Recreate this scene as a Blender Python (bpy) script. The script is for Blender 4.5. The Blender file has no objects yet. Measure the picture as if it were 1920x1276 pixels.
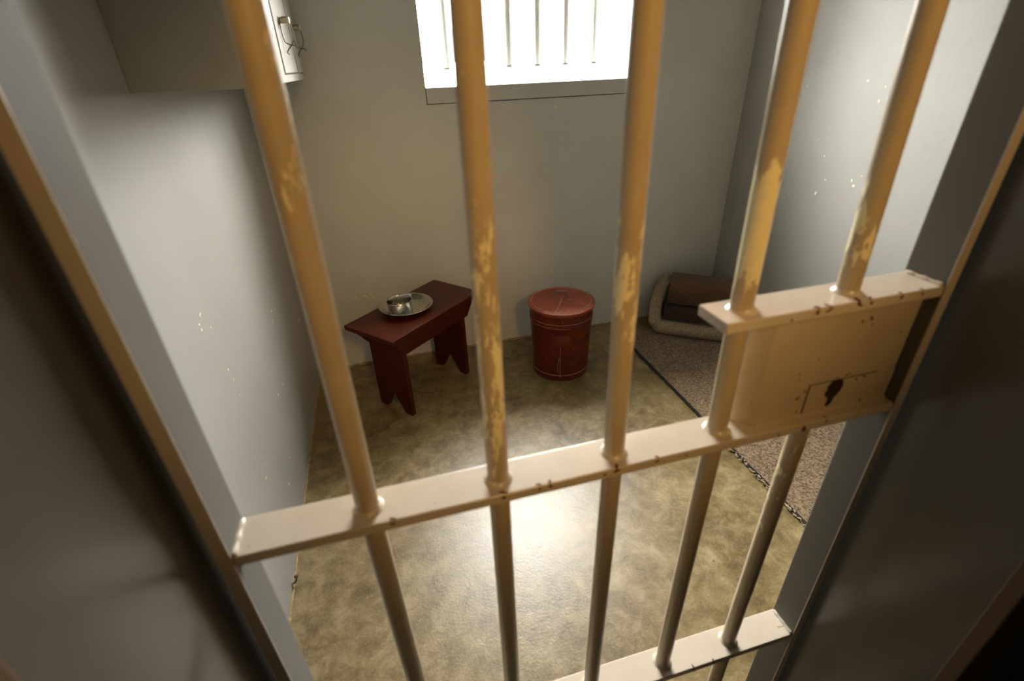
import bpy, bmesh, math, random
from mathutils import Vector, Matrix
random.seed(4)
S = bpy.context.scene
COL = S.collection
PI = math.pi

# ------------------------------------------------------------------ measured layout (metres)
XL, XR, YB, HC = -0.4587, 1.9001, 2.0322, 2.60          # cell: left wall, right wall, back wall, ceiling
JL, JR, YO, YI, HD = -0.2168, 0.6295, -0.185, 0.058, 2.06  # doorway: jambs, corridor face, cell face, head
SL, SR, GW, ST = -0.1932, 0.6068, 0.0508, 0.0131         # gate: stile inner faces, flat-bar width, thickness
ZA, ZB, ZC = 0.9991, 1.1645, 0.4675                      # tops of the three crossbars in view
WL, WR, WS, WT = 0.2646, 1.2270, 1.319, 2.12             # window opening

# ------------------------------------------------------------------ materials
def nodes_of(name):
    m = bpy.data.materials.new(name); m.use_nodes = True
    nt = m.node_tree; b = nt.nodes['Principled BSDF']
    return m, nt, b
def N(nt, typ, **kw):
    n = nt.nodes.new(typ)
    for k, v in kw.items():
        if k in n.inputs.keys() if hasattr(n.inputs, 'keys') else False: n.inputs[k].default_value = v
        else: setattr(n, k, v)
    return n
def coords(nt, scale=(1, 1, 1)):
    t = nt.nodes.new('ShaderNodeTexCoord'); mp = nt.nodes.new('ShaderNodeMapping')
    mp.inputs['Scale'].default_value = scale
    nt.links.new(t.outputs['Object'], mp.inputs['Vector']); return mp.outputs['Vector']
def noise(nt, vec, scale, detail=4, rough=.55, dist=0):
    n = nt.nodes.new('ShaderNodeTexNoise'); n.inputs['Scale'].default_value = scale
    n.inputs['Detail'].default_value = detail; n.inputs['Roughness'].default_value = rough
    n.inputs['Distortion'].default_value = dist
    nt.links.new(vec, n.inputs['Vector']); return n.outputs['Fac']
def ramp(nt, fac, stops):
    r = nt.nodes.new('ShaderNodeValToRGB'); e = r.color_ramp.elements
    while len(e) < len(stops): e.new(.5)
    for el, (p, c) in zip(e, stops):
        el.position = p; el.color = (*c, 1) if len(c) == 3 else c
    nt.links.new(fac, r.inputs['Fac']); return r.outputs['Color']
def g(v): return (v, v, v)
def mix(nt, fac, a, b, mode='MIX'):
    m = nt.nodes.new('ShaderNodeMix'); m.data_type = 'RGBA'; m.blend_type = mode
    for s, v in ((m.inputs[0], fac), (m.inputs[6], a), (m.inputs[7], b)):
        if isinstance(v, (int, float)): s.default_value = v
        elif isinstance(v, tuple): s.default_value = (*v, 1)
        else: nt.links.new(v, s)
    return m.outputs[2]
def math_(nt, op, a, b=None, clamp=False):
    m = nt.nodes.new('ShaderNodeMath'); m.operation = op; m.use_clamp = clamp
    for s, v in zip(m.inputs, (a, b)):
        if v is None: continue
        if isinstance(v, (int, float)): s.default_value = v
        else: nt.links.new(v, s)
    return m.outputs[0]
def bump(nt, b, h, strength=.2, dist=.01):
    n = nt.nodes.new('ShaderNodeBump'); n.inputs['Strength'].default_value = strength; n.inputs['Distance'].default_value = dist
    nt.links.new(h, n.inputs['Height']); nt.links.new(n.outputs['Normal'], b.inputs['Normal'])
def setb(b, **kw):
    for k, v in kw.items():
        k = {'rough': 'Roughness', 'metal': 'Metallic', 'spec': 'Specular IOR Level', 'coat': 'Coat Weight', 'coatr': 'Coat Roughness', 'sheen': 'Sheen Weight'}[k]
        b.inputs[k].default_value = v

def mat_wall(name, c, rough=.38, spec=.5, var=.06):
    m, nt, b = nodes_of(name); v = coords(nt)
    f = noise(nt, v, 1.7, 5, .6); k = 1 - var
    base = ramp(nt, f, [(.3, tuple(x * k for x in c)), (.7, tuple(min(1, x * (1 + var)) for x in c))])
    f2 = noise(nt, v, 9, 6, .65)
    base = mix(nt, math_(nt, 'MULTIPLY', f2, .12), base, (.36, .33, .25))
    nt.links.new(base, b.inputs['Base Color']); setb(b, rough=rough, spec=spec)
    h = mix(nt, .4, noise(nt, v, 28, 5, .6), noise(nt, v, 7, 3, .5))
    bump(nt, b, h, .22, .006); return m
def mat_plain(name, c, rough=.5, metal=0., var=.08, scale=12, bmp=.08, **kw):
    m, nt, b = nodes_of(name); v = coords(nt); f = noise(nt, v, scale, 5, .6)
    nt.links.new(ramp(nt, f, [(.3, tuple(x * (1 - var) for x in c)), (.7, tuple(min(1, x * (1 + var)) for x in c))]), b.inputs['Base Color'])
    setb(b, rough=rough, metal=metal, **kw)
    if bmp: bump(nt, b, noise(nt, v, scale * 4, 4), bmp, .003)
    return m
TAN = (.56, .475, .375)
def mat_bar(name, zc=1.2, zs=.06, thr=.66, amp=.2, chip=(.95, .84, .52), seed=0., sc=(85, 85, 27), rust=.0, tan=(.46, .36, .23)):
    """tan gloss paint, chipped through to an older cream coat around one height"""
    m, nt, b = nodes_of(name)
    t = nt.nodes.new('ShaderNodeTexCoord'); mp = nt.nodes.new('ShaderNodeMapping')
    mp.inputs['Scale'].default_value = sc; mp.inputs['Location'].default_value = (seed, seed * .7, seed * 1.3)
    nt.links.new(t.outputs['Object'], mp.inputs['Vector']); v = mp.outputs['Vector']
    f = noise(nt, v, 1.0, 7, .70, .3)
    sx = nt.nodes.new('ShaderNodeSeparateXYZ'); nt.links.new(t.outputs['Object'], sx.inputs[0])
    d = math_(nt, 'DIVIDE', math_(nt, 'SUBTRACT', sx.outputs['Z'], zc), zs)
    e = math_(nt, 'POWER', 2.718, math_(nt, 'MULTIPLY', math_(nt, 'MULTIPLY', d, d), -1.))
    th = math_(nt, 'SUBTRACT', thr, math_(nt, 'MULTIPLY', e, amp))
    mask = math_(nt, 'MULTIPLY', math_(nt, 'SUBTRACT', f, th), 40., True)
    v2 = coords(nt); f2 = noise(nt, v2, 14, 5, .6)
    base = ramp(nt, f2, [(.3, tuple(x * .9 for x in tan)), (.7, tuple(x * 1.06 for x in tan))])
    ccol = mix(nt, noise(nt, v2, 120, 3), tuple(x * .75 for x in chip), chip)
    col = mix(nt, mask, base, ccol)
    f3 = noise(nt, v2, 95, 4, .6)
    rm = math_(nt, 'MULTIPLY', math_(nt, 'SUBTRACT', f3, .735 - rust), 30., True)
    col = mix(nt, rm, col, (.07, .035, .018))
    nt.links.new(col, b.inputs['Base Color']); setb(b, rough=.3, spec=.5)
    h = math_(nt, 'SUBTRACT', math_(nt, 'MULTIPLY', f2, .35), mask); bump(nt, b, h, .35, .0012)
    return m
def mat_floor():
    m, nt, b = nodes_of('polished_concrete'); v = coords(nt)
    f = noise(nt, v, 3.2, 9, .68, .6); f2 = noise(nt, v, 14, 10, .74, .4); f3 = noise(nt, v, 130, 3, .6)
    a = ramp(nt, f, [(.36, (.078, .046, .010)), (.5, (.185, .128, .044)), (.64, (.33, .255, .13))])
    a = mix(nt, .6, a, ramp(nt, f2, [(.36, (.070, .042, .010)), (.5, (.19, .133, .048)), (.66, (.38, .30, .165))]))
    a = mix(nt, math_(nt, 'MULTIPLY', math_(nt, 'SUBTRACT', f3, .56), 2.0, True), a, (.42, .34, .20))
    a = mix(nt, math_(nt, 'MULTIPLY', math_(nt, 'SUBTRACT', .42, f3), 2.5, True), a, (.06, .042, .016))
    pit = math_(nt, 'MULTIPLY', math_(nt, 'SUBTRACT', noise(nt, v, 60, 3, .5), .70), 25., True)
    a = mix(nt, pit, a, (.10, .085, .055))
    nt.links.new(a, b.inputs['Base Color'])
    r = math_(nt, 'ADD', math_(nt, 'MULTIPLY', f2, .20), .27); nt.links.new(r, b.inputs['Roughness'])
    setb(b, spec=.62)
    h = mix(nt, .35, f2, f3); bump(nt, b, h, .22, .006); return m
def mat_felt(name, c1, c2, sc=260, straw=None):
    m, nt, b = nodes_of(name); v = coords(nt)
    f = noise(nt, v, sc, 3, .7); f2 = noise(nt, v, 9, 4)
    a = ramp(nt, f, [(.34, c1), (.66, c2)]); a = mix(nt, math_(nt, 'MULTIPLY', f2, .5), a, c1)
    if straw:
        k = math_(nt, 'MULTIPLY', math_(nt, 'SUBTRACT', noise(nt, v, 75, 4, .7), .5), 14., True); a = mix(nt, k, a, straw)
    nt.links.new(a, b.inputs['Base Color']); setb(b, rough=.95, spec=.15, sheen=.15)
    bump(nt, b, f, .8, .004); return m
def mat_red(name, c, wear=.0, rough=.36):
    m, nt, b = nodes_of(name); v = coords(nt)
    f = noise(nt, v, 16, 6, .65); a = ramp(nt, f, [(.3, tuple(x * .72 for x in c)), (.7, tuple(x * 1.2 for x in c))])
    if wear:
        k = math_(nt, 'MULTIPLY', math_(nt, 'SUBTRACT', noise(nt, v, 48, 6, .75), .70 - wear), 18., True)
        a = mix(nt, math_(nt, 'MULTIPLY', k, .55), a, (.42, .27, .17))
    nt.links.new(a, b.inputs['Base Color']); setb(b, rough=rough, spec=.22)
    bump(nt, b, noise(nt, v, 40, 4), .12, .003); return m

M = dict(
    wall=mat_wall('grey_gloss_wall_paint_ambient_lit', (.66, .645, .585), .42, .35),  # back wall: same paint as the sides, lightened in place of ambient light
    wall_side=mat_wall('grey_gloss_wall_paint_dimmed', (.335, .33, .307), .42, .35),  # same grey paint, darkened to tone down the window light
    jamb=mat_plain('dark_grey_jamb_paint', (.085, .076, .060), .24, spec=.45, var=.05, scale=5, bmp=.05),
    brown=mat_plain('brown_frame_edge', (.085, .045, .017), .6),
    ceil=mat_plain('white_ceiling_paint', (.70, .68, .62), .8),
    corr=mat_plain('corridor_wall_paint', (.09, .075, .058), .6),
    floor=mat_floor(),
    seam=mat_plain('yellowed_paint_seam', (.34, .24, .10), .6, var=.4, scale=60),
    chip=mat_plain('cream_bare_plaster', (.86, .78, .58), .8),
    sill=mat_wall('sill_paint', (.62, .605, .55), .45),  # lightened along with the back wall in place of ambient light
    groove=mat_plain('dark_crack', (.07, .055, .04), .9),
    wbar=mat_plain('window_bar_paint', (.50, .50, .49), .8),
    cab=mat_plain('grey_cabinet_paint', (.30, .29, .25), .4, var=.04, bmp=.04),
    cabdoor=mat_plain('pale_cabinet_paint', (.44, .42, .37), .4, var=.04, bmp=.04),
    brass=mat_plain('dull_brass', (.50, .43, .30), .3, 1.),
    wire=mat_plain('dark_steel_wire', (.20, .19, .17), .35, .8),
    tin=mat_plain('worn_tin', (.56, .54, .49), .2, 1., var=.12, scale=30, bmp=.1),
    wood=mat_red('oxblood_wood_paint', (.064, .0105, .0035), .0, .34),
    bucket=mat_red('red_oxide_bucket_paint', (.125, .020, .008), .06, .4),
    lid=mat_red('faded_red_lid_paint', (.235, .054, .031), .11, .42),
    scuff=mat_plain('pale_scuffed_seam', (.50, .30, .19), .6, var=.35, scale=50),
    mat=mat_felt('brown_felt_mat', (.050, .032, .016), (.40, .28, .17), 120),
    matroll=mat_felt('beige_felt_mat', (.19, .14, .085), (.52, .405, .27), 150),
    bl1=mat_felt('brown_wool_blanket', (.055, .028, .014), (.20, .112, .06), 190),
    bl2=mat_felt('dark_wool_blanket', (.035, .018, .012), (.085, .045, .03), 230),
    edge=mat_felt('dark_mat_edge', (.010, .008, .006), (.035, .026, .018), 120),
    straw=mat_felt('straw_fringe', (.22, .15, .07), (.80, .66, .42), 240),
    void=mat_plain('rusted_keyhole_shade', (.022, .010, .006), .9),  # shade of the open hole painted on a flat inlay, with dark rust
    rust=mat_plain('rust_spot', (.15, .055, .025), .9, var=.4, scale=300),
    lock=mat_bar('tan_lock_paint', 1.0, .02, .80, .12, rust=.03, tan=(.50, .405, .285)),
    rail=mat_bar('tan_rail_paint', 1.158, .006, .72, .10, sc=(30, 60, 60), rust=.035, tan=TAN),
    stile=mat_plain('grey_stile_paint', (.165, .155, .135), .7, var=.05, scale=6, bmp=.05, spec=.1),
    collar=mat_bar('tan_weld_paint', 1.0, .05, .62, .06, seed=3., tan=TAN),
    concrete=mat_plain('corridor_concrete', (.16, .13, .09), .5),
)

# ------------------------------------------------------------------ mesh helpers
def link(o): COL.objects.link(o); return o
def root_loc(p):
    while p.parent: p = p.parent
    return Vector(p.location)
def obj(name, bm, mat, parent=None, smooth=False, bevel=0., seg=2):
    """one mesh object; bm is in world coordinates"""
    if bevel:
        bmesh.ops.remove_doubles(bm, verts=bm.verts, dist=1e-6)
        es = [e for e in bm.edges if len(e.link_faces) == 2 and e.calc_face_angle(0) > math.radians(35)]
        bmesh.ops.bevel(bm, geom=es, offset=bevel, segments=seg, affect='EDGES', profile=.6, clamp_overlap=True)
    if parent is not None: bmesh.ops.translate(bm, verts=bm.verts, vec=-root_loc(parent))
    bmesh.ops.recalc_face_normals(bm, faces=bm.faces)
    me = bpy.data.meshes.new(name); bm.to_mesh(me); bm.free()
    for mm in (mat if isinstance(mat, (list, tuple)) else [mat]): me.materials.append(mm)
    if smooth:
        for p in me.polygons: p.use_smooth = True
        try: me.set_sharp_from_angle(angle=math.radians(38))
        except Exception: pass
    o = bpy.data.objects.new(name, me); link(o)
    if parent is not None: o.parent = parent
    return o
def thing(name, loc, label, cat, group=None):
    o = bpy.data.objects.new(name, None); o.location = loc; o.empty_display_size = .1; link(o)
    o['label'] = label; o['category'] = cat
    if group: o['group'] = group
    return o
def tag(o, label, cat, group=None):
    o['label'] = label; o['category'] = cat
    if group: o['group'] = group
    return o
def box(bm, x0, x1, y0, y1, z0, z1, mt=None):
    v = [bm.verts.new(Vector((x, y, z))) for z in (z0, z1) for y in (y0, y1) for x in (x0, x1)]
    for f in ((0, 2, 3, 1), (4, 5, 7, 6), (0, 1, 5, 4), (2, 6, 7, 3), (0, 4, 6, 2), (1, 3, 7, 5)):
        bm.faces.new([v[i] for i in f])
    if mt is not None: bmesh.ops.transform(bm, matrix=mt, verts=v)
    return bm
def NB(): return bmesh.new()
def prism(bm, pts, axis_fn):
    """closed outline pts (2-D) swept between axis_fn(p,0) and axis_fn(p,1)"""
    a = [bm.verts.new(Vector(axis_fn(p, 0))) for p in pts]; b = [bm.verts.new(Vector(axis_fn(p, 1))) for p in pts]
    bm.faces.new(a); bm.faces.new(b[::-1]); n = len(pts)
    for i in range(n): bm.faces.new((a[i], b[i], b[(i + 1) % n], a[(i + 1) % n]))
    return bm
def tube(bm, pts, r, seg=12, closed=False, cap=True, radii=None):
    pts = [Vector(p) for p in pts]; n = len(pts); rings = []; up = None
    for i, p in enumerate(pts):
        if closed: t = pts[(i + 1) % n] - pts[i - 1]
        else: t = pts[min(i + 1, n - 1)] - pts[max(i - 1, 0)]
        t.normalize()
        if up is None: up = t.orthogonal().normalized()
        up = (up - t * up.dot(t)); up = up.normalized() if up.length > 1e-6 else t.orthogonal().normalized()
        s = t.cross(up); rr = radii[i] if radii else r
        rings.append([bm.verts.new(p + (up * math.cos(2 * PI * k / seg) + s * math.sin(2 * PI * k / seg)) * rr) for k in range(seg)])
    m = n if closed else n - 1
    for i in range(m):
        A, B = rings[i], rings[(i + 1) % n]
        for k in range(seg): bm.faces.new((A[k], A[(k + 1) % seg], B[(k + 1) % seg], B[k]))
    if cap and not closed: bm.faces.new(rings[0][::-1]); bm.faces.new(rings[-1])
    return bm
def lathe(bm, prof, c, seg=64, close=False, mt=None):
    """profile [(r,z)...] turned about the vertical through c"""
    rings = []; vs = []
    for r, z in prof:
        if r < 1e-6: ring = [bm.verts.new((c[0], c[1], c[2] + z))]
        else: ring = [bm.verts.new((c[0] + r * math.cos(2 * PI * k / seg), c[1] + r * math.sin(2 * PI * k / seg), c[2] + z)) for k in range(seg)]
        rings.append(ring); vs += ring
    prs = list(zip(rings, rings[1:])) + ([(rings[-1], rings[0])] if close else [])
    for A, B in prs:
        if len(A) == 1 and len(B) == 1: continue
        for k in range(seg):
            a, b = A[k % len(A)], A[(k + 1) % len(A)]; c2, d = B[(k + 1) % len(B)], B[k % len(B)]
            f = [a, b, c2, d]; u = []
            for x in f:
                if x not in u: u.append(x)
            if len(u) > 2: bm.faces.new(u)
    if mt is not None: bmesh.ops.transform(bm, matrix=mt, verts=vs)
    return bm
def flake(bm, c, ax, ay, nrm, s, rnd):
    """a small ragged chip lying on a surface: outline in (ax,ay), raised a hair along nrm"""
    n = rnd.randint(5, 8); el = rnd.uniform(.6, 1.9); ro = rnd.uniform(0, PI)
    o = []
    for k in range(n):
        a = 2 * PI * k / n; r = s * rnd.uniform(.55, 1.15); u, w = r * math.cos(a) * el, r * math.sin(a) / el
        o.append((u * math.cos(ro) - w * math.sin(ro), u * math.sin(ro) + w * math.cos(ro)))
    f = lambda p, t: Vector(c) + Vector(ax) * p[0] + Vector(ay) * p[1] + Vector(nrm) * (.0008 * t - .0003)
    prism(bm, o, f)
def struct(name, bm, mat, parent=None, **kw):
    o = obj(name, bm, mat, parent, **kw)
    if parent is None: o['kind'] = 'structure'
    return o

# ------------------------------------------------------------------ the room
CX0, CX1, CY0 = -2.4, 2.9, -1.75                         # corridor extents
bm = NB(); box(bm, CX0, CX1, CY0, YB + .3, -.12, 0); struct('floor', bm, M['floor'])
bm = NB(); box(bm, CX0, CX1, CY0, YB + .5, HC, HC + .12); struct('ceiling', bm, M['ceil'])
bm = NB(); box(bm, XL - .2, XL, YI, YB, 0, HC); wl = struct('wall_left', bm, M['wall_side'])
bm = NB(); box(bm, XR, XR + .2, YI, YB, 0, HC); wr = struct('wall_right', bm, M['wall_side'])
YD = YB + .36                                            # outer face of the back wall
bm = NB()
box(bm, XL - .2, WL, YB, YD, 0, HC); box(bm, WR, XR + .2, YB, YD, 0, HC)
box(bm, WL, WR, YB, YD, 0, 1.255); box(bm, WL, WR, YB, YD, WT, HC)
wb = struct('wall_back', bm, M['wall'])
bm = NB()
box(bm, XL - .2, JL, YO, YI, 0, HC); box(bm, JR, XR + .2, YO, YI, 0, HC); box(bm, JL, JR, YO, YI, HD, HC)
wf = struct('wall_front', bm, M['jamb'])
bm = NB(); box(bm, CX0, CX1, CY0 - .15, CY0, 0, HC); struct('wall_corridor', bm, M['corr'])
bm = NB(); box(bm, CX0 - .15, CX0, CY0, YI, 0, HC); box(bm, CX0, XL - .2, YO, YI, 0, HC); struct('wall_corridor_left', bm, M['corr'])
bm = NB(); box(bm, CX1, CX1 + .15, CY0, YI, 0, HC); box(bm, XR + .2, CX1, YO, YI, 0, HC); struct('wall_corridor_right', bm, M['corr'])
# steel angle on the corridor corner of the jambs, and the thin yellowed line where paint meets floor
bm = NB(); box(bm, JR - .003, JR + .05, YO - .008, YO + .011, 0, HD); struct('trim_1', bm, M['brown'], bevel=.002)
bm = NB(); box(bm, JL - .05, JL + .003, YO - .008, YO + .011, 0, HD); struct('trim_2', bm, M['brown'], bevel=.002)
def ragged(bm, p0, p1, nrm, w, h, n, rnd):
    """thin uneven fillet along a wall foot"""
    p0, p1, nrm = Vector(p0), Vector(p1), Vector(nrm); prev = None
    for i in range(n + 1):
        p = p0.lerp(p1, i / n); a, b = w * rnd.uniform(.45, 1.25), h * rnd.uniform(.5, 1.2)
        ring = [bm.verts.new(p - nrm * .002 - Vector((0, 0, .002))), bm.verts.new(p + nrm * a - Vector((0, 0, .002))), bm.verts.new(p + nrm * a * .9 + Vector((0, 0, .0012))), bm.verts.new(p + nrm * .0012 + Vector((0, 0, b))), bm.verts.new(p - nrm * .002 + Vector((0, 0, b)))]
        if prev:
            for k in range(5): bm.faces.new((prev[k], prev[(k + 1) % 5], ring[(k + 1) % 5], ring[k]))
        else: bm.faces.new(ring[::-1])
        prev = ring
    bm.faces.new(prev)
rn = random.Random(5)
bm = NB(); ragged(bm, (XL, YB - .006, 0), (XR, YB - .006, 0), (0, -1, 0), .006, .011, 160, rn); bmesh.ops.translate(bm, verts=bm.verts, vec=(0, .006, 0)); struct('baseboard_back', bm, M['seam'])
bm = NB(); ragged(bm, (XL, YI, 0), (XL, YB, 0), (1, 0, 0), .006, .006, 160, rn); struct('baseboard_left', bm, M['seam'])

# chipped paint on the walls
CB = [(-0.256,.398,.0043),(-0.227,.399,.0029),(-0.199,.395,.0057),(-0.154,.397,.0057),(-0.124,.401,.0057),(-0.116,.385,.0029),(-0.074,.393,.0028),(-0.039,.397,.0028),(.135,.425,.0043),(.026,.396,.0028),(.632,.409,.0044),(.644,.395,.0029),(.791,.428,.003),(.846,.395,.006),(.856,.384,.0045),(.784,.391,.0045),(.726,.387,.003),(.985,.302,.0031),(1.206,.104,.0049),(.641,.016,.0047),(.866,1.215,.0056),(.805,1.151,.0028),(.647,1.303,.0041),(-0.189,.557,.0028),(1.665,.831,.0033),(1.562,.637,.0032),(1.419,1.037,.0031)]
CL = [(.836,.907,.0038),(.81,.894,.0037),(.813,.879,.0045),(.869,.857,.0031),(.877,.727,.0033),(.886,.689,.0025),(1.453,.631,.0044),(1.504,.615,.0046),(1.424,.601,.0044),(1.856,.394,.0082),(1.3,.399,.0033),(1.212,.412,.0042),(1.827,.251,.0041),(1.107,.212,.0032),(.851,.361,.0036),(1.012,.175,.0052),(1.45,.26,.0036),(1.369,.403,.0022),(.889,.636,.0017)]
CR = [(1.265,1.227,.0055),(1.235,1.238,.0027),(1.278,.929,.0056),(1.264,.911,.007),(1.439,.843,.0073),(1.408,.907,.0043),(1.338,1.293,.0056),(1.632,1.268,.003),(1.239,.954,.0028),(1.445,1.002,.0029),(1.256,1.277,.0041),(1.614,.785,.0031)]
rn = random.Random(8)
def chips(wall, lst, f, ax, nrm, extra):
    bm = NB()
    for a, z, s in lst + extra: flake(bm, f(a, z), ax, (0, 0, 1), nrm, s * (1.0 if wall is wr else 1.25), rn)
    o = obj('chipped_paint', bm, M['chip'], wall); o['kind'] = 'stuff'; o['label'] = 'cream chips where the grey paint has flaked off'
chips(wb, CB, lambda a, z: (a, YB, z), (1, 0, 0), (0, -1, 0), [(rn.uniform(-.3, .95), rn.gauss(.395, .006), rn.uniform(.0008, .0022)) for _ in range(34)] + [(rn.uniform(-.3, 1.2), rn.uniform(.004, .02), rn.uniform(.001, .003)) for _ in range(20)])
chips(wl, CL, lambda a, z: (XL, a, z), (0, 1, 0), (1, 0, 0), [(rn.uniform(.8, 1.9), rn.uniform(.02, .6), rn.uniform(.0005, .0014)) for _ in range(25)])
chips(wr, CR, lambda a, z: (XR, a, z), (0, 1, 0), (-1, 0, 0), [(rn.uniform(1.2, 1.75), rn.uniform(.75, 1.3), rn.uniform(.0005, .0016)) for _ in range(20)])

# ------------------------------------------------------------------ window with its bars
win = bpy.data.objects.new('window_1', None); win.location = (.75, YB, WS); link(win); win['kind'] = 'structure'
bm = NB()                                                 # sill: fascia board flush with the wall, top sloping up to the bars
prism(bm, [(YB - .003, 1.2565), (YB - .003, WS), (YB + .165, 1.4025), (YD, 1.4155), (YD, 1.2565)], lambda p, t: (WL + .0015 + t * (WR - WL - .003), p[0], p[1]))
obj('window_sill', bm, M['sill'], win, bevel=.0015)
bm = NB(); box(bm, WL - .001, WR + .001, YB - .0022, YB + .01, 1.2535, 1.2565); box(bm, WL - .001, WL + .0015, YB - .0022, YB + .01, 1.2565, WS - .003)
obj('sill_crack', bm, M['groove'], win)
for x in (.388, .534, .681, .820, .961, 1.108):
    bm = NB(); y = YB + .150; zb = WS + (1.4025 - WS) * (.150 + .003) / .168
    tube(bm, [(x, y, zb - .004), (x, y, zb + .003), (x, y, WT + .01)], .0205, 20)
    obj('window_bar', bm, M['wbar'], win, smooth=True)

# ------------------------------------------------------------------ barred gate
gate = thing('cell_gate', ((SL + SR) / 2, GW / 2, .02), 'tan painted steel cell gate with round bars and a chipped lock box', 'gate')
def slab(name, x0, x1, y0, y1, z0, z1, mat, bev=.0016, parent=gate, **kw):
    bm = NB(); box(bm, x0, x1, y0, y1, z0, z1); return obj(name, bm, mat, parent, bevel=bev, **kw)
slab('stile', SL - ST, SL, 0, GW, .02, 2.04, M['stile'])
slab('stile', SR, SR + ST, 0, GW, .02, 2.04, M['stile'])
for x0 in (SL - ST, SR):
    bm = NB(); box(bm, x0, x0 + ST, -.0012, .0006, .02, 2.04); o = obj('stile_edge', bm, M['rail'], [c for c in gate.children if c.name.startswith('stile')][0 if x0 < 0 else 1], bevel=.0004); o['label'] = 'tan painted front edge'
BX = [(-.0650, -.0612, -.0582), (.0772, .0767, .0780), (.2185, .2130, .2155), (.3580, .3495, .3525)]   # x at the lock rail, near the top of view, below
BR = .0121; BY = GW / 2
def fillet(bm, x, z, up=1, r=BR, h=.0055, w=.0055):
    """weld bead round a bar where it meets a flat bar"""
    p = [(r - .001, 0), (r + w, 0), (r + w * .55, up * h * .25), (r + w * .2, up * h * .6), (r, up * h), (r - .001, up * h)]
    lathe(bm, p, (x, BY, z), 28, close=True)
def rail(x0, x1, z, xs_up, xs_dn, rnd=False):
    bm = NB()
    if rnd:                                               # free left end with rounded corners
        pts = []
        rr = .007
        for cx, cy, a0 in ((x0 + rr, GW - rr, PI / 2), (x0 + rr, rr, PI)):
            for k in range(6):
                a = a0 + k / 5 * PI / 2; pts.append((cx + rr * math.cos(a), cy + rr * math.sin(a)))
        pts += [(x1, 0), (x1, GW)]
        prism(bm, pts, lambda p, t: (p[0], p[1], z - ST + t * ST))
    else: box(bm, x0, x1, 0, GW, z - ST, z)
    o = obj('crossbar', bm, M['rail'], gate, bevel=.002, seg=3)
    for x in xs_up:
        bm = NB(); fillet(bm, x, z - .0003); obj('weld_bead', bm, M['collar'], o, smooth=True)
    for x in xs_dn:
        bm = NB(); fillet(bm, x, z - ST + .0003, -1, h=.002, w=.0015); obj('weld_bead', bm, M['collar'], o, smooth=True)
    return o
rail(SL, SR, ZA, [b[0] for b in BX], [b[0] for b in BX] + [.4925])
rail(.3205, SR, ZB, [.357, .4945], [.357])
rail(SL, SR, ZC, [-.0582, .0780, .2155, .3525, .4875], [-.0582, .0780, .2155, .3525, .4875])
rail(SL, SR, 2.04, [], []); rail(SL, SR, .045, [], [])
BM = [mat_bar('tan_bar_paint', 1.30, .10, .665, .07, seed=1.3), mat_bar('tan_bar_paint_worn', 1.12, .15, .66, .165, seed=5.1),
      mat_bar('tan_bar_paint_flaked', 1.19, .10, .67, .17, seed=9.4), mat_bar('tan_bar_paint_bare', 1.232, .055, .70, .52, seed=2.2, chip=(.95, .84, .52)),
      mat_bar('tan_bar_paint_scarred', 1.22, .055, .67, .20, seed=7.7, chip=(.95, .84, .52))]
def bar(pts, mat):
    bm = NB(); tube(bm, pts, BR, 32); return obj('bar', bm, mat, gate, smooth=True)
for (xa, xt, xd), mt in zip(BX, BM):
    s = (xt - xa) / .45
    bar([(xd, BY, .0325), (xd, BY, ZC), (xa, BY, ZA), (xa + s * .2, BY, ZA + .2), (xa + s * 1.03, BY, 2.03)], mt)
bar([(.4945, BY, ZB - ST), (.4945, BY, ZB), (.4945 - .0425 * .3, BY, ZB + .3), (.4945 - .0425 * .86, BY, 2.03)], BM[4])
bar([(.4875, BY, .0325), (.4875, BY, ZC), (.4925, BY, ZA - ST)], mat_bar('tan_bar_paint_speckled', .90, .12, .66, .12, seed=4.4))
# lock box between the two upper crossbars
LX0, LX1, LY0, LY1, LZ0, LZ1 = .402, SR, .0165, .0545, ZA, ZB - ST
bm = NB(); prism(bm, [(.3825, LY1), (.3825, .0335), (LX0, LY0), (LX1, LY0), (LX1, LY1)], lambda p, t: (p[0], p[1], LZ0 + (LZ1 - LZ0) * t))
lockb = obj('lock_box', bm, M['lock'], gate, bevel=.0014)
slab('cover_plate', .4752, LX1 - .0005, LY0 - .0012, LY0 + .003, LZ0 + .0003, 1.0440, M['lock'], .0005, lockb)
bm = NB(); box(bm, .4736, .4752, LY0 - .0008, LY0 + .002, LZ0 + .0003, 1.0452); box(bm, .4752, LX1 - .03, LY0 - .0008, LY0 + .002, 1.0440, 1.0450); obj('plate_seam', bm, M['groove'], lockb)
bm = NB(); box(bm, LX0 + .002, LX1, LY0 - .0035, LY0 + .001, LZ0 - .0002, LZ0 + .0022); obj('solder_lip', bm, M['rail'], lockb, bevel=.0008)
kc = (.5134, 1.0255)
ko = [(-.006, .019), (.004, .0205), (.0115, .017), (.0135, .009), (.0115, .001), (.008, -.004), (.0045, -.009), (.0035, -.015), (.0005, -.0195), (-.0035, -.0205), (-.0060, -.017), (-.0045, -.011), (-.0062, -.006), (-.0105, -.003), (-.0125, .003), (-.0100, .007), (-.0115, .012)]
bm = NB(); prism(bm, ko, lambda p, t: (kc[0] + p[0], LY0 - .0012 - .0007 * t + .0003, kc[1] + p[1])); kh = obj('keyhole', bm, M['void'], lockb); kh['label'] = 'rusted keyhole with its inner shade painted on'
rn = random.Random(3); bm = NB()
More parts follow.
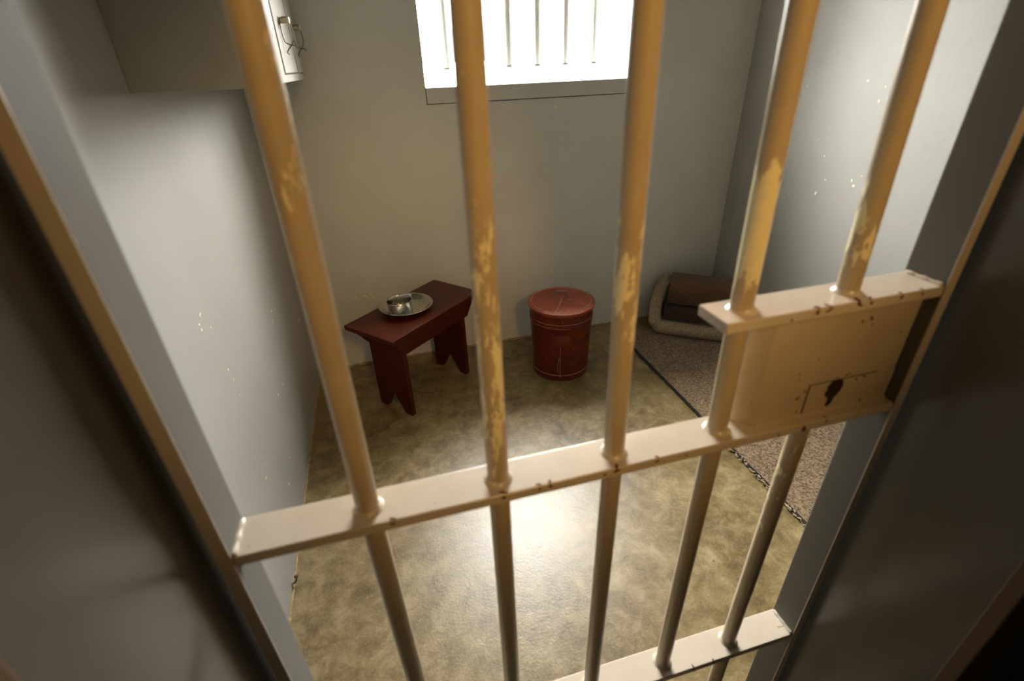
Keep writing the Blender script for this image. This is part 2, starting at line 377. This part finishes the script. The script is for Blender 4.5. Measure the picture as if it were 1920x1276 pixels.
for x, z, s in ((.461, 1.028, .0026), (.470, 1.037, .0022), (.545, 1.040, .0022), (.5575, 1.042, .0025), (.533, 1.050, .0018), (.515, 1.047, .0014), (.528, 1.049, .0016), (.466, .9995+.006, .0018), (.455, 1.057, .0014), (.452, 1.066, .0012), (.475, 1.083, .0012), (.535, 1.128, .0034), (.523, 1.125, .0022), (.540, 1.119, .0014), (.505, 1.001, .002), (.565, 1.003, .002), (.590, 1.10, .001)):
    flake(bm, (x, LY0 - .0012 if (z < 1.044 and x > .476) else LY0, z), (1, 0, 0), (0, 0, 1), (0, -1, 0), s, rn)
obj('rust_spots', bm, M['rust'], lockb)['kind'] = 'stuff'
def edge_rust(par, items):
    bm = NB()
    for x, z, s, top in items:
        if top: flake(bm, (x, .003, z), (1, 0, 0), (0, 1, 0), (0, 0, 1), s, rn)
        flake(bm, (x, 0, z - .004 - (.002 if not top else 0)), (1, 0, 0), (0, 0, 1), (0, -1, 0), s, rn)
    o = obj('rust_chips', bm, M['rust'], par); o['kind'] = 'stuff'
cb = [o for o in gate.children if o.name.startswith('crossbar')]
for o, x, z in ((cb[0], SL + .0012, ZA), (cb[1], SR - .0012, ZB), (cb[2], SR - .0012, ZC), (cb[2], SL + .0012, ZC)):
    bm = NB(); tube(bm, [(x, .003 + i * .0056, z - .0005) for i in range(9)], .004, 10, radii=[.0038 + .0007 * math.sin(i * 2.1) for i in range(9)]); obj('weld_bead', bm, M['collar'], o, smooth=True)
edge_rust(cb[0], [(-.041, ZA, .003, 1), (.078, ZA, .003, 1), (.118, ZA, .0025, 1), (.131, ZA, .003, 1), (.196, ZA - .002, .003, 1), (.211, ZA, .004, 1), (.262, ZA, .0025, 1), (.30, ZA, .002, 0), (.4675, ZA - .002, .0042, 0), (.5, ZA, .002, 1), (.43, ZA - .003, .002, 0)])
edge_rust(cb[1], [(.432, ZB, .0035, 1), (.447, ZB, .003, 1), (.487, ZB, .0045, 1), (.503, ZB, .003, 1), (.545, ZB, .0025, 1), (.40, ZB - .002, .002, 0), (.575, ZB, .002, 1)])
edge_rust(cb[2], [(.40, ZC, .003, 1), (.44, ZC, .002, 1), (.30, ZC, .002, 1)])

# ------------------------------------------------------------------ wall cabinet
KX, KY0, KY1, KZ0, KZ1 = -.2275, .918, 2.020, 1.374, 2.02
cab = thing('wall_cabinet', (XL, (KY0 + KY1) / 2, KZ0), 'grey wooden cabinet hung on the left wall with wire latches', 'cabinet')
bm = NB(); box(bm, XL, KX, KY0, KY1, KZ0, KZ1); obj('cabinet_body', bm, M['cab'], cab, bevel=.002)
FX = KX + .004
bm = NB()
box(bm, KX, FX + .004, KY0 + .001, 1.44, KZ0, KZ1); box(bm, KX, FX + .004, KY1 - .012, KY1, KZ0, KZ1); box(bm, KX, FX + .004, 1.44, KY1 - .012, KZ0, KZ0 + .0195); box(bm, KX, FX + .004, 1.44, KY1 - .012, KZ1 - .03, KZ1)
obj('face_frame', bm, M['cabdoor'], cab, bevel=.001)
def cdoor(y0, y1, yk):
    bm = NB(); box(bm, KX + .001, FX + .007, y0, y1, KZ0 + .024, KZ1 - .034); d = obj('cabinet_door', bm, M['cabdoor'], cab, bevel=.002)
    zk = 1.540; x0 = FX + .007
    rotx = Matrix.Translation((x0, yk, zk)) @ Matrix.Rotation(PI / 2, 4, 'Y')
    bm = NB(); lathe(bm, [(0, -.001), (.012, -.001), (.012, .003), (.0078, .005), (.0075, .024), (.0105, .026), (.0108, .032), (.007, .034), (0, .0345)], (0, 0, 0), 24, mt=rotx)
    k = obj('latch_knob', bm, M['brass'], d, smooth=True)
    bm = NB()
    P = lambda dx, dy, dz: (x0 + dx, yk + dy, zk + dz)
    tube(bm, [P(.004, -.009, .006), P(.014, -.002, .0095), P(.024, .004, .0095), P(.030, .008, -.004), P(.034, .009, -.030), P(.031, .008, -.052), P(.022, .004, -.066), P(.012, 0, -.076), P(.006, -.004, -.085), P(.011, -.004, -.091)], .0019, 8)
    tube(bm, [P(.004, -.009, .006), P(.0035, -.010, -.010), P(.004, -.010, -.040), P(.007, -.006, -.058), P(.018, 0, -.064), P(.032, .006, -.066), P(.038, .008, -.072)], .0019, 8)
    obj('wire_latch', bm, M['wire'], d, smooth=True)
    return d
cdoor(1.452, 1.800, 1.555)
cdoor(1.822, KY1 - .016, 1.880)

# ------------------------------------------------------------------ bench
BA = math.radians(41.1); BC = Vector((.076, 1.704, 0)); BHT = .445
stool = thing('wooden_stool', BC, 'dark oxblood painted wooden stool carrying a tin plate and cup', 'stool')
BM4 = Matrix.Translation(BC) @ Matrix.Rotation(BA, 4, 'Z')
bm = NB(); box(bm, -.292, .292, -.1475, .1475, BHT - .022, BHT, BM4); obj('seat', bm, M['wood'], stool, bevel=.004, seg=3)
for s in (-1, 1):
    bm = NB(); ya, yb = s * .104, s * .1235
    prism(bm, [(-.276, BHT - .022), (.276, BHT - .022), (.213, .337), (-.213, .337)], lambda p, t: BM4 @ Vector((p[0], ya + (yb - ya) * t, p[1])))
    obj('apron', bm, M['wood'], stool, bevel=.0025)
for s in (-1, 1):
    bm = NB(); xa, xb = s * .190, s * .213
    prism(bm, [(-.104, 0), (-.060, 0), (.0, .105), (.060, 0), (.104, 0), (.104, BHT - .022), (-.104, BHT - .022)], lambda p, t: BM4 @ Vector((xa + (xb - xa) * t, p[0], p[1])))
    obj('leg', bm, M['wood'], stool, bevel=.002)

# tin plate and cup
pc = (.0346, 1.6974, BHT)
bm = NB()
lathe(bm, [(0, .0012), (.080, .0012), (.089, .004), (.100, .013), (.112, .025), (.1165, .0278), (.1200, .0285), (.1215, .0270), (.1205, .0252), (.117, .0250), (.112, .0215), (.101, .0105), (.090, .0012), (.081, 0), (0, 0)], pc, 72)
plate = obj('tin_plate', bm, M['tin'], None, smooth=True); tag(plate, 'round shallow tin plate on the red stool, under the small cup', 'plate')
cc = (.0065, 1.692, BHT + .0012)
bm = NB()
lathe(bm, [(0, 0), (.051, 0), (.0535, .003), (.0545, .044), (.0565, .0475), (.0585, .0492), (.0575, .0512), (.0550, .0500), (.0530, .0455), (.0520, .004), (.050, .0022), (0, .0022)], cc, 56)
cup = obj('tin_cup', bm, M['tin'], None, smooth=True); tag(cup, 'small round tin cup standing inside the shallow tin plate', 'cup')

# ------------------------------------------------------------------ bucket
bc = Vector((.7752, 1.6772, 0)); BH = .372
buck = thing('lidded_bucket', bc, 'red painted metal bucket with a flat lid standing on the concrete floor', 'bucket')
R0, R1 = .1400, .1560
rad = lambda z: R0 + (R1 - R0) * z / BH
def bead(z, h=.005, d=.0035): return [(rad(z - h), z - h), (rad(z) + d * .8, z - h * .4), (rad(z) + d, z), (rad(z) + d * .8, z + h * .4), (rad(z + h), z + h)]
prof = [(0, .004), (R0 - .004, .004), (R0 - .001, 0), (R0 + .0025, .001), (R0 + .003, .012), (R0 + .0015, .020)]
prof += bead(.034, .004, .004) + [(rad(.12), .12), (rad(.22), .22)] + bead(.302, .006, .0035) + bead(.322, .005, .003) + [(rad(.345), .345), (R1 + .001, BH - .003), (R1, BH), (0, BH)]
bm = NB(); lathe(bm, prof, bc, 96); body = obj('bucket_body', bm, M['bucket'], buck, smooth=True)
fd = Vector((-.06, -1, 0)); fd = (Vector((-.735, -1.86, 0))).normalized()              # towards the viewer's side of the pail
fd = Vector((0 - bc.x, -.367 - bc.y, 0)).normalized(); sd = Vector((-fd.y, fd.x, 0))
if sd.x < 0: sd = -sd
def on(a, z, out=0):                                       # a: angle from the front, to the right
    r = rad(z) + out; return bc + (fd * math.cos(a) + sd * math.sin(a)) * r + Vector((0, 0, z))
bm = NB()
a0 = .0
tube(bm, [on(a0, z, .0006) for z in (.022, .06, .12, .20, .26, .30, .36)], .0026, 8)
obj('side_seam', bm, M['bucket'], buck, smooth=True)
rn = random.Random(11); bm = NB()
pts = [on(a0 + rn.uniform(-.006, .006), .02 + i * .012, .0022) for i in range(17)]; tube(bm, pts, .0013, 6)
tube(bm, [on(a0 - .06 - .025 * math.sin(i * .6), .05 + i * .011, .0004) for i in range(9)], .0011, 6)
def hoop(z, out, r, a1, a2, n=60): tube(bm, [on(a1 + (a2 - a1) * i / n, z, out) for i in range(n + 1)], r, 6)
hoop(.0340, .0034, .0012, -1.5, 1.5); hoop(.322, .0026, .0008, -.9, 1.3); hoop(.302, .0030, .0008, -1.4, .3)
for i in range(40): 
    a, z = rn.uniform(-1.3, 1.3), rn.uniform(.02, .36); c = on(a, z, .0002); t = (sd * math.cos(a) - fd * math.sin(a))
    flake(bm, c, t, (0, 0, 1), (c - bc - Vector((0, 0, z))).normalized(), rn.uniform(.0008, .0022), rn)
o = obj('scuffed_paint', bm, M['scuff'], buck, smooth=True); o['label'] = 'pale worn seam and hoop lines'
# half-moon hand lug on the front
bm = NB(); n = 16; zl = .218; rows = []
for j in range(7):
    ph = j / 6 * PI / 2; row = []
    for i in range(n + 1):
        th = PI * i / n                                     # half disc, flat edge down
        rr = .044 * math.cos(ph); u, w = -rr * math.cos(th) * 1.42, rr * math.sin(th) * 1.25
        row.append(bm.verts.new(on(u / R1, zl + w, .020 * math.sin(ph) ** .8 - .001)))
    rows.append(row)
for j in range(6):
    for i in range(n):
        q = [rows[j][i], rows[j][i + 1], rows[j + 1][i + 1], rows[j + 1][i]]; bm.faces.new(q)
bmesh.ops.remove_doubles(bm, verts=bm.verts, dist=1e-5)
bnd = [e for e in bm.edges if len(e.link_faces) == 1]
bmesh.ops.contextual_create(bm, geom=bnd)
obj('hand_lug', bm, M['bucket'], buck, smooth=True)
# lid
RL = .1650; LZ = BH - .004
bm = NB(); lathe(bm, [(0, .0165), (.09, .0160), (.140, .0145), (.1445, .0150), (.1475, .0175), (.1505, .0150), (.155, .0135), (.1615, .0140), (.1645, .0125), (RL, .0095), (.1640, .003), (.1605, -.004), (.1575, -.004), (.1575, .005), (0, .005)], bc + Vector((0, 0, LZ)), 96)
lid = obj('lid', bm, M['lid'], buck, smooth=True); lid['label'] = 'faded red flat lid'
zt = LZ + .0168
bm = NB(); bk = bc + fd * -.035
hp = [bk - sd * .034 + Vector((0, 0, zt - .002)), bk - sd * .033 + Vector((0, 0, zt + .012)), bk - sd * .027 + Vector((0, 0, zt + .026)), bk + sd * .0 + Vector((0, 0, zt + .029)), bk + sd * .022 + Vector((0, 0, zt + .027)), bk + sd * .032 + Vector((0, 0, zt + .014)), bk + sd * .034 + Vector((0, 0, zt - .002))]
tube(bm, hp, .0046, 10); obj('lid_handle', bm, M['wire'], lid, smooth=True)
bm = NB()
def lp(f, s): 
    return bc + fd * f + sd * s + Vector((0, 0, zt + .0004 - .0022 * ((f * f + s * s) ** .5 / .14) ** 2))
tube(bm, [lp(.140, -.028), lp(.11, -.020), lp(.085, -.014), lp(.062, -.006), (lp(.05, -.008)), lp(.02, 0), lp(-.02, .002)], .0015, 6)
tube(bm, [bc + (fd * math.cos(2 * PI * i / 72) + sd * math.sin(2 * PI * i / 72)) * .1475 + Vector((0, 0, LZ + .0171)) for i in range(72)], .0011, 6, closed=True)
for i in range(36):
    r, a = .14 * rn.random() ** .5, rn.uniform(0, 2 * PI); flake(bm, lp(r * math.cos(a), r * math.sin(a)) - Vector((0, 0, .0004)), sd, fd, (0, 0, 1), rn.uniform(.0008, .0024), rn)
o = obj('scuffed_paint', bm, M['scuff'], lid, smooth=True); o['label'] = 'pale scratch and ring worn into the lid paint'

# ------------------------------------------------------------------ sleeping mat on the floor
MX0, MX1, MY0, MY1, MT = 1.2205, 1.885, .25, 1.845, .013
fm = thing('floor_mat', ((MX0 + MX1) / 2, (MY0 + MY1) / 2, 0), 'thin brown felt sleeping mat spread flat along the right wall', 'mat')
bm = NB(); box(bm, MX0, MX1, MY0, MY1, 0.0005, MT)
obj('mat_sheet', bm, M['mat'], fm, bevel=.003)
bm = NB(); rn = random.Random(21)
pts = [(MX0 - .003 + rn.uniform(-.0012, .0012), MY0 + (MY1 - MY0) * i / 70, .0075) for i in range(71)]
tube(bm, pts, .0070, 8); bd = obj('edge_strip', bm, M['edge'], fm, smooth=True); bd['label'] = 'dark strip along the mat edge'  # near-black strip along the open side of the mat
bm = NB()
for i in range(260):
    y = rn.uniform(MY0, .88); x = MX0 - .0095 + rn.uniform(-.003, .005); z = .0045 + rn.uniform(0, .009)
    l = rn.uniform(.006, .016); a = rn.gauss(0, .5) + PI / 2
    tube(bm, [(x, y, z), (x + l * .5 * math.cos(a), y + l * .5 * math.sin(a), z + rn.uniform(-.001, .002)), (x + l * math.cos(a), y + l * math.sin(a), max(.0015, z - .002))], rn.uniform(.0010, .0026), 5)
fr = obj('frayed_fringe', bm, M['straw'], fm, smooth=True); fr['kind'] = 'stuff'; fr['label'] = 'straw coloured frayed threads along the mat edge'

# ------------------------------------------------------------------ folded bedding in the corner
a_ = Vector((.81, -.59, 0)).normalized(); n_ = Vector((-a_.y, a_.x, 0)); o_ = Vector((1.386, 1.807, MT))
def bed(k, d, z): return o_ + a_ * k + n_ * d + Vector((0, 0, z))
LEN = .43
def ribbon(bm, path, half, dfun, nd=9, rnd=.35):
    """thick ribbon following path (k,z) with thickness half(i), spread along n from dfun(i) to back"""
    m = len(path); rings = []
    nrm = []
    for i in range(m):
        t = Vector(path[min(i + 1, m - 1)]) - Vector(path[max(i - 1, 0)]); t.normalize(); nrm.append(Vector((-t.y, t.x)))
    for i, p in enumerate(path):
        h = half(i); f, bk_ = dfun(i); ring = []
        secs = []
        for q in range(9):                                   # rounded front edge
            a = -PI / 2 + PI * q / 8; secs.append((f + h * .9 - h * .9 * math.cos(a), math.sin(a) * h))
        secs += [(bk_, h), (bk_, -h)]
        for d, w in secs: ring.append(bm.verts.new(bed(p[0] + nrm[i].x * w, d, p[1] + nrm[i].y * w)))
        rings.append(ring)
    K = len(rings[0])
    for A, B in zip(rings, rings[1:]):
        for k in range(K): bm.faces.new((A[k], A[(k + 1) % K], B[(k + 1) % K], B[k]))
    bm.faces.new(rings[0][::-1]); bm.faces.new(rings[-1])
# mat: bottom layer, turned up round the left end
path = [(LEN - i * .04, .036 + .001 * math.sin(i)) for i in range(10)]
cx, cz, r = .040, .105, .068
path += [(cx - r * math.sin(t) * .62, cz - r * math.cos(t)) for t in [PI / 2 * j / 8 for j in range(9)]]
for z, k in ((.135, -.006), (.165, -.004), (.195, .003), (.225, .014), (.250, .028), (.268, .042), (.277, .050)): path.append((k, z))
np_ = len(path)
def half(i):
    z = path[i][1]; return .034 if i < 10 else (.034 if i < np_ - 3 else .034 - .006 * (i - np_ + 4))
def df(i):
    z = path[i][1]; return ((0 if z < .09 else .02 + (z - .09) * .62), .235)
bm = NB(); ribbon(bm, path, half, df)
bed1 = obj('folded_sleeping_mat', bm, M['matroll'], None, smooth=True); tag(bed1, 'beige felt sleeping mat folded round brown blankets in the far corner', 'mat')
def squash(bm, k0, k1, d0, z0, rd, rz, wob, seedv, seg=40, nk=18, ex=2.4):
    rr = random.Random(seedv); ph = [rr.uniform(0, 6) for _ in range(4)]; rings = []
    ks = [k0, k0 + .002] + [k0 + .006 + (k1 - k0 - .012) * i / nk for i in range(nk + 1)] + [k1 - .002, k1]
    for ii, k in enumerate(ks):
        e = .93 if ii in (0, len(ks) - 1) else .985 if ii in (1, len(ks) - 2) else 1
        ring = []
        for s in range(seg):
            t = 2 * PI * s / seg; c, si = math.cos(t), math.sin(t)
            w = 1 + wob * math.sin(3 * t + ph[0] + k * 6) + wob * .6 * math.sin(k * 22 + ph[1] + t)
            d = d0 + rd * e * w * math.copysign(abs(c) ** (2 / ex), c); z = z0 + rz * e * (w if si > 0 else 1) * math.copysign(abs(si) ** (2 / ex), si)
            ring.append(bm.verts.new(bed(k, d, z)))
        rings.append(ring)
    for A, B in zip(rings, rings[1:]):
        for s in range(seg): bm.faces.new((A[s], A[(s + 1) % seg], B[(s + 1) % seg], B[s]))
    bm.faces.new(rings[0][::-1]); bm.faces.new(rings[-1]); return bm
bm = NB(); squash(bm, .046, LEN + .005, .135, .112, .092, .040, .012, 2, ex=3.2)
tag(obj('folded_blanket', bm, M['bl2'], None, smooth=True), 'near black wool blanket folded flat between mat and brown blanket', 'blanket', 'blankets in the folded bedding')
bm = NB(); squash(bm, .058, LEN + .012, .150, .2360, .097, .084, .014, 6, ex=2.3)
tag(obj('folded_blanket', bm, M['bl1'], None, smooth=True), 'brown wool blanket rolled on top of the folded bedding', 'blanket', 'blankets in the folded bedding')

# ------------------------------------------------------------------ bent nail at the foot of the left wall
bm = NB()
tube(bm, [(XL - .001, .742, .010), (XL + .008, .742, .013), (XL + .014, .744, .020), (XL + .016, .748, .032)], .0032, 8)
nl = thing('bent_bolt', (XL, .742, 0), 'small rusty bent bolt sticking out low on the left wall', 'bolt')
obj('shank', bm, M['wire'], nl, smooth=True)
bm = NB(); lathe(bm, [(0, 0), (.006, 0), (.0065, .003), (.004, .006), (0, .0065)], (XL + .0162, .7485, .031), 14); obj('bolt_head', bm, M['rust'], nl, smooth=True)

# ------------------------------------------------------------------ corridor lamp (behind and above the viewer)
LP = (.42, -1.40, 2.12)
lamp = thing('corridor_lamp', (LP[0], LP[1], HC), 'small spot lamp hanging on a rod in the dark corridor', 'lamp')
bm = NB(); lathe(bm, [(0, 0), (.05, 0), (.05, -.02), (.03, -.03), (0, -.03)], (LP[0], LP[1], HC), 32); obj('ceiling_rose', bm, M['corr'], lamp, smooth=True)
bm = NB(); tube(bm, [(LP[0], LP[1], HC - .01), (LP[0], LP[1], LP[2] + .09)], .008, 12); obj('rod', bm, M['wire'], lamp, smooth=True)
LD = Vector((.24, 0, 1.41)) - Vector(LP); LQ = LD.to_track_quat('Z', 'Y').to_matrix().to_4x4()
bm = NB(); lathe(bm, [(0, -.105), (.03, -.10), (.055, -.07), (.075, .015), (.079, .015), (.060, -.072), (.034, -.108), (0, -.112)], (0, 0, 0), 36, mt=Matrix.Translation(LP) @ LQ); obj('lamp_shade', bm, M['corr'], lamp, smooth=True)

L = bpy.data.lights.new('corridor_spot', 'SPOT'); L.energy = 62; L.color = (1., .60, .21); L.spot_size = math.radians(34); L.spot_blend = .75; L.shadow_soft_size = .16
lo = bpy.data.objects.new('corridor_spot', L); link(lo); lo.location = LP
lo.rotation_euler = (Vector((.24, 0, 1.41)) - Vector(LP)).to_track_quat('-Z', 'Y').to_euler()

# ------------------------------------------------------------------ daylight: overcast sky outside the window
W = bpy.data.worlds.new('sky'); S.world = W; W.use_nodes = True
nt = W.node_tree; bg = nt.nodes['Background']
tc = nt.nodes.new('ShaderNodeTexCoord'); sp = nt.nodes.new('ShaderNodeSeparateXYZ'); nt.links.new(tc.outputs['Generated'], sp.inputs[0])
mr = nt.nodes.new('ShaderNodeMapRange'); mr.inputs[1].default_value = -.10; mr.inputs[2].default_value = .40; nt.links.new(sp.outputs['Z'], mr.inputs[0])
c = ramp(nt, mr.outputs[0], [(0, (.022, .021, .020)), (.30, (.030, .030, .029)), (.62, (.61, .61, .585)), (1, (1.0, .995, .95))]); nt.links.new(c, bg.inputs['Color'])
bg.inputs['Strength'].default_value = 125.
PL = bpy.data.lights.new('window_portal', 'AREA'); PL.shape = 'RECTANGLE'; PL.size = WR - WL; PL.size_y = WT - 1.40; PL.cycles.is_portal = True
po = bpy.data.objects.new('window_portal', PL); link(po); po.location = ((WL + WR) / 2, YD + .01, (WT + 1.40) / 2); po.rotation_euler = (-PI / 2, 0, 0)

# ------------------------------------------------------------------ camera
cam = bpy.data.cameras.new('camera'); co = bpy.data.objects.new('camera', cam); link(co)
co.location = (0, -.36733, 1.40371); co.rotation_euler = (1.0524832, .0343218, -.2678007)
cam.sensor_width = 36; cam.lens = 17.13697; cam.clip_start = .01
cam.dof.use_dof = True; cam.dof.focus_distance = 1.95; cam.dof.aperture_fstop = 3.2; cam.dof.aperture_blades = 7
S.camera = co
vs = S.view_settings; vs.view_transform = 'Standard'; vs.look = 'None'; vs.gamma = 1; vs.use_curve_mapping = False; vs.exposure = .42
S.cycles.use_denoising = True
S.cycles.max_bounces = 10; S.cycles.diffuse_bounces = 6; S.cycles.sample_clamp_indirect = 8.
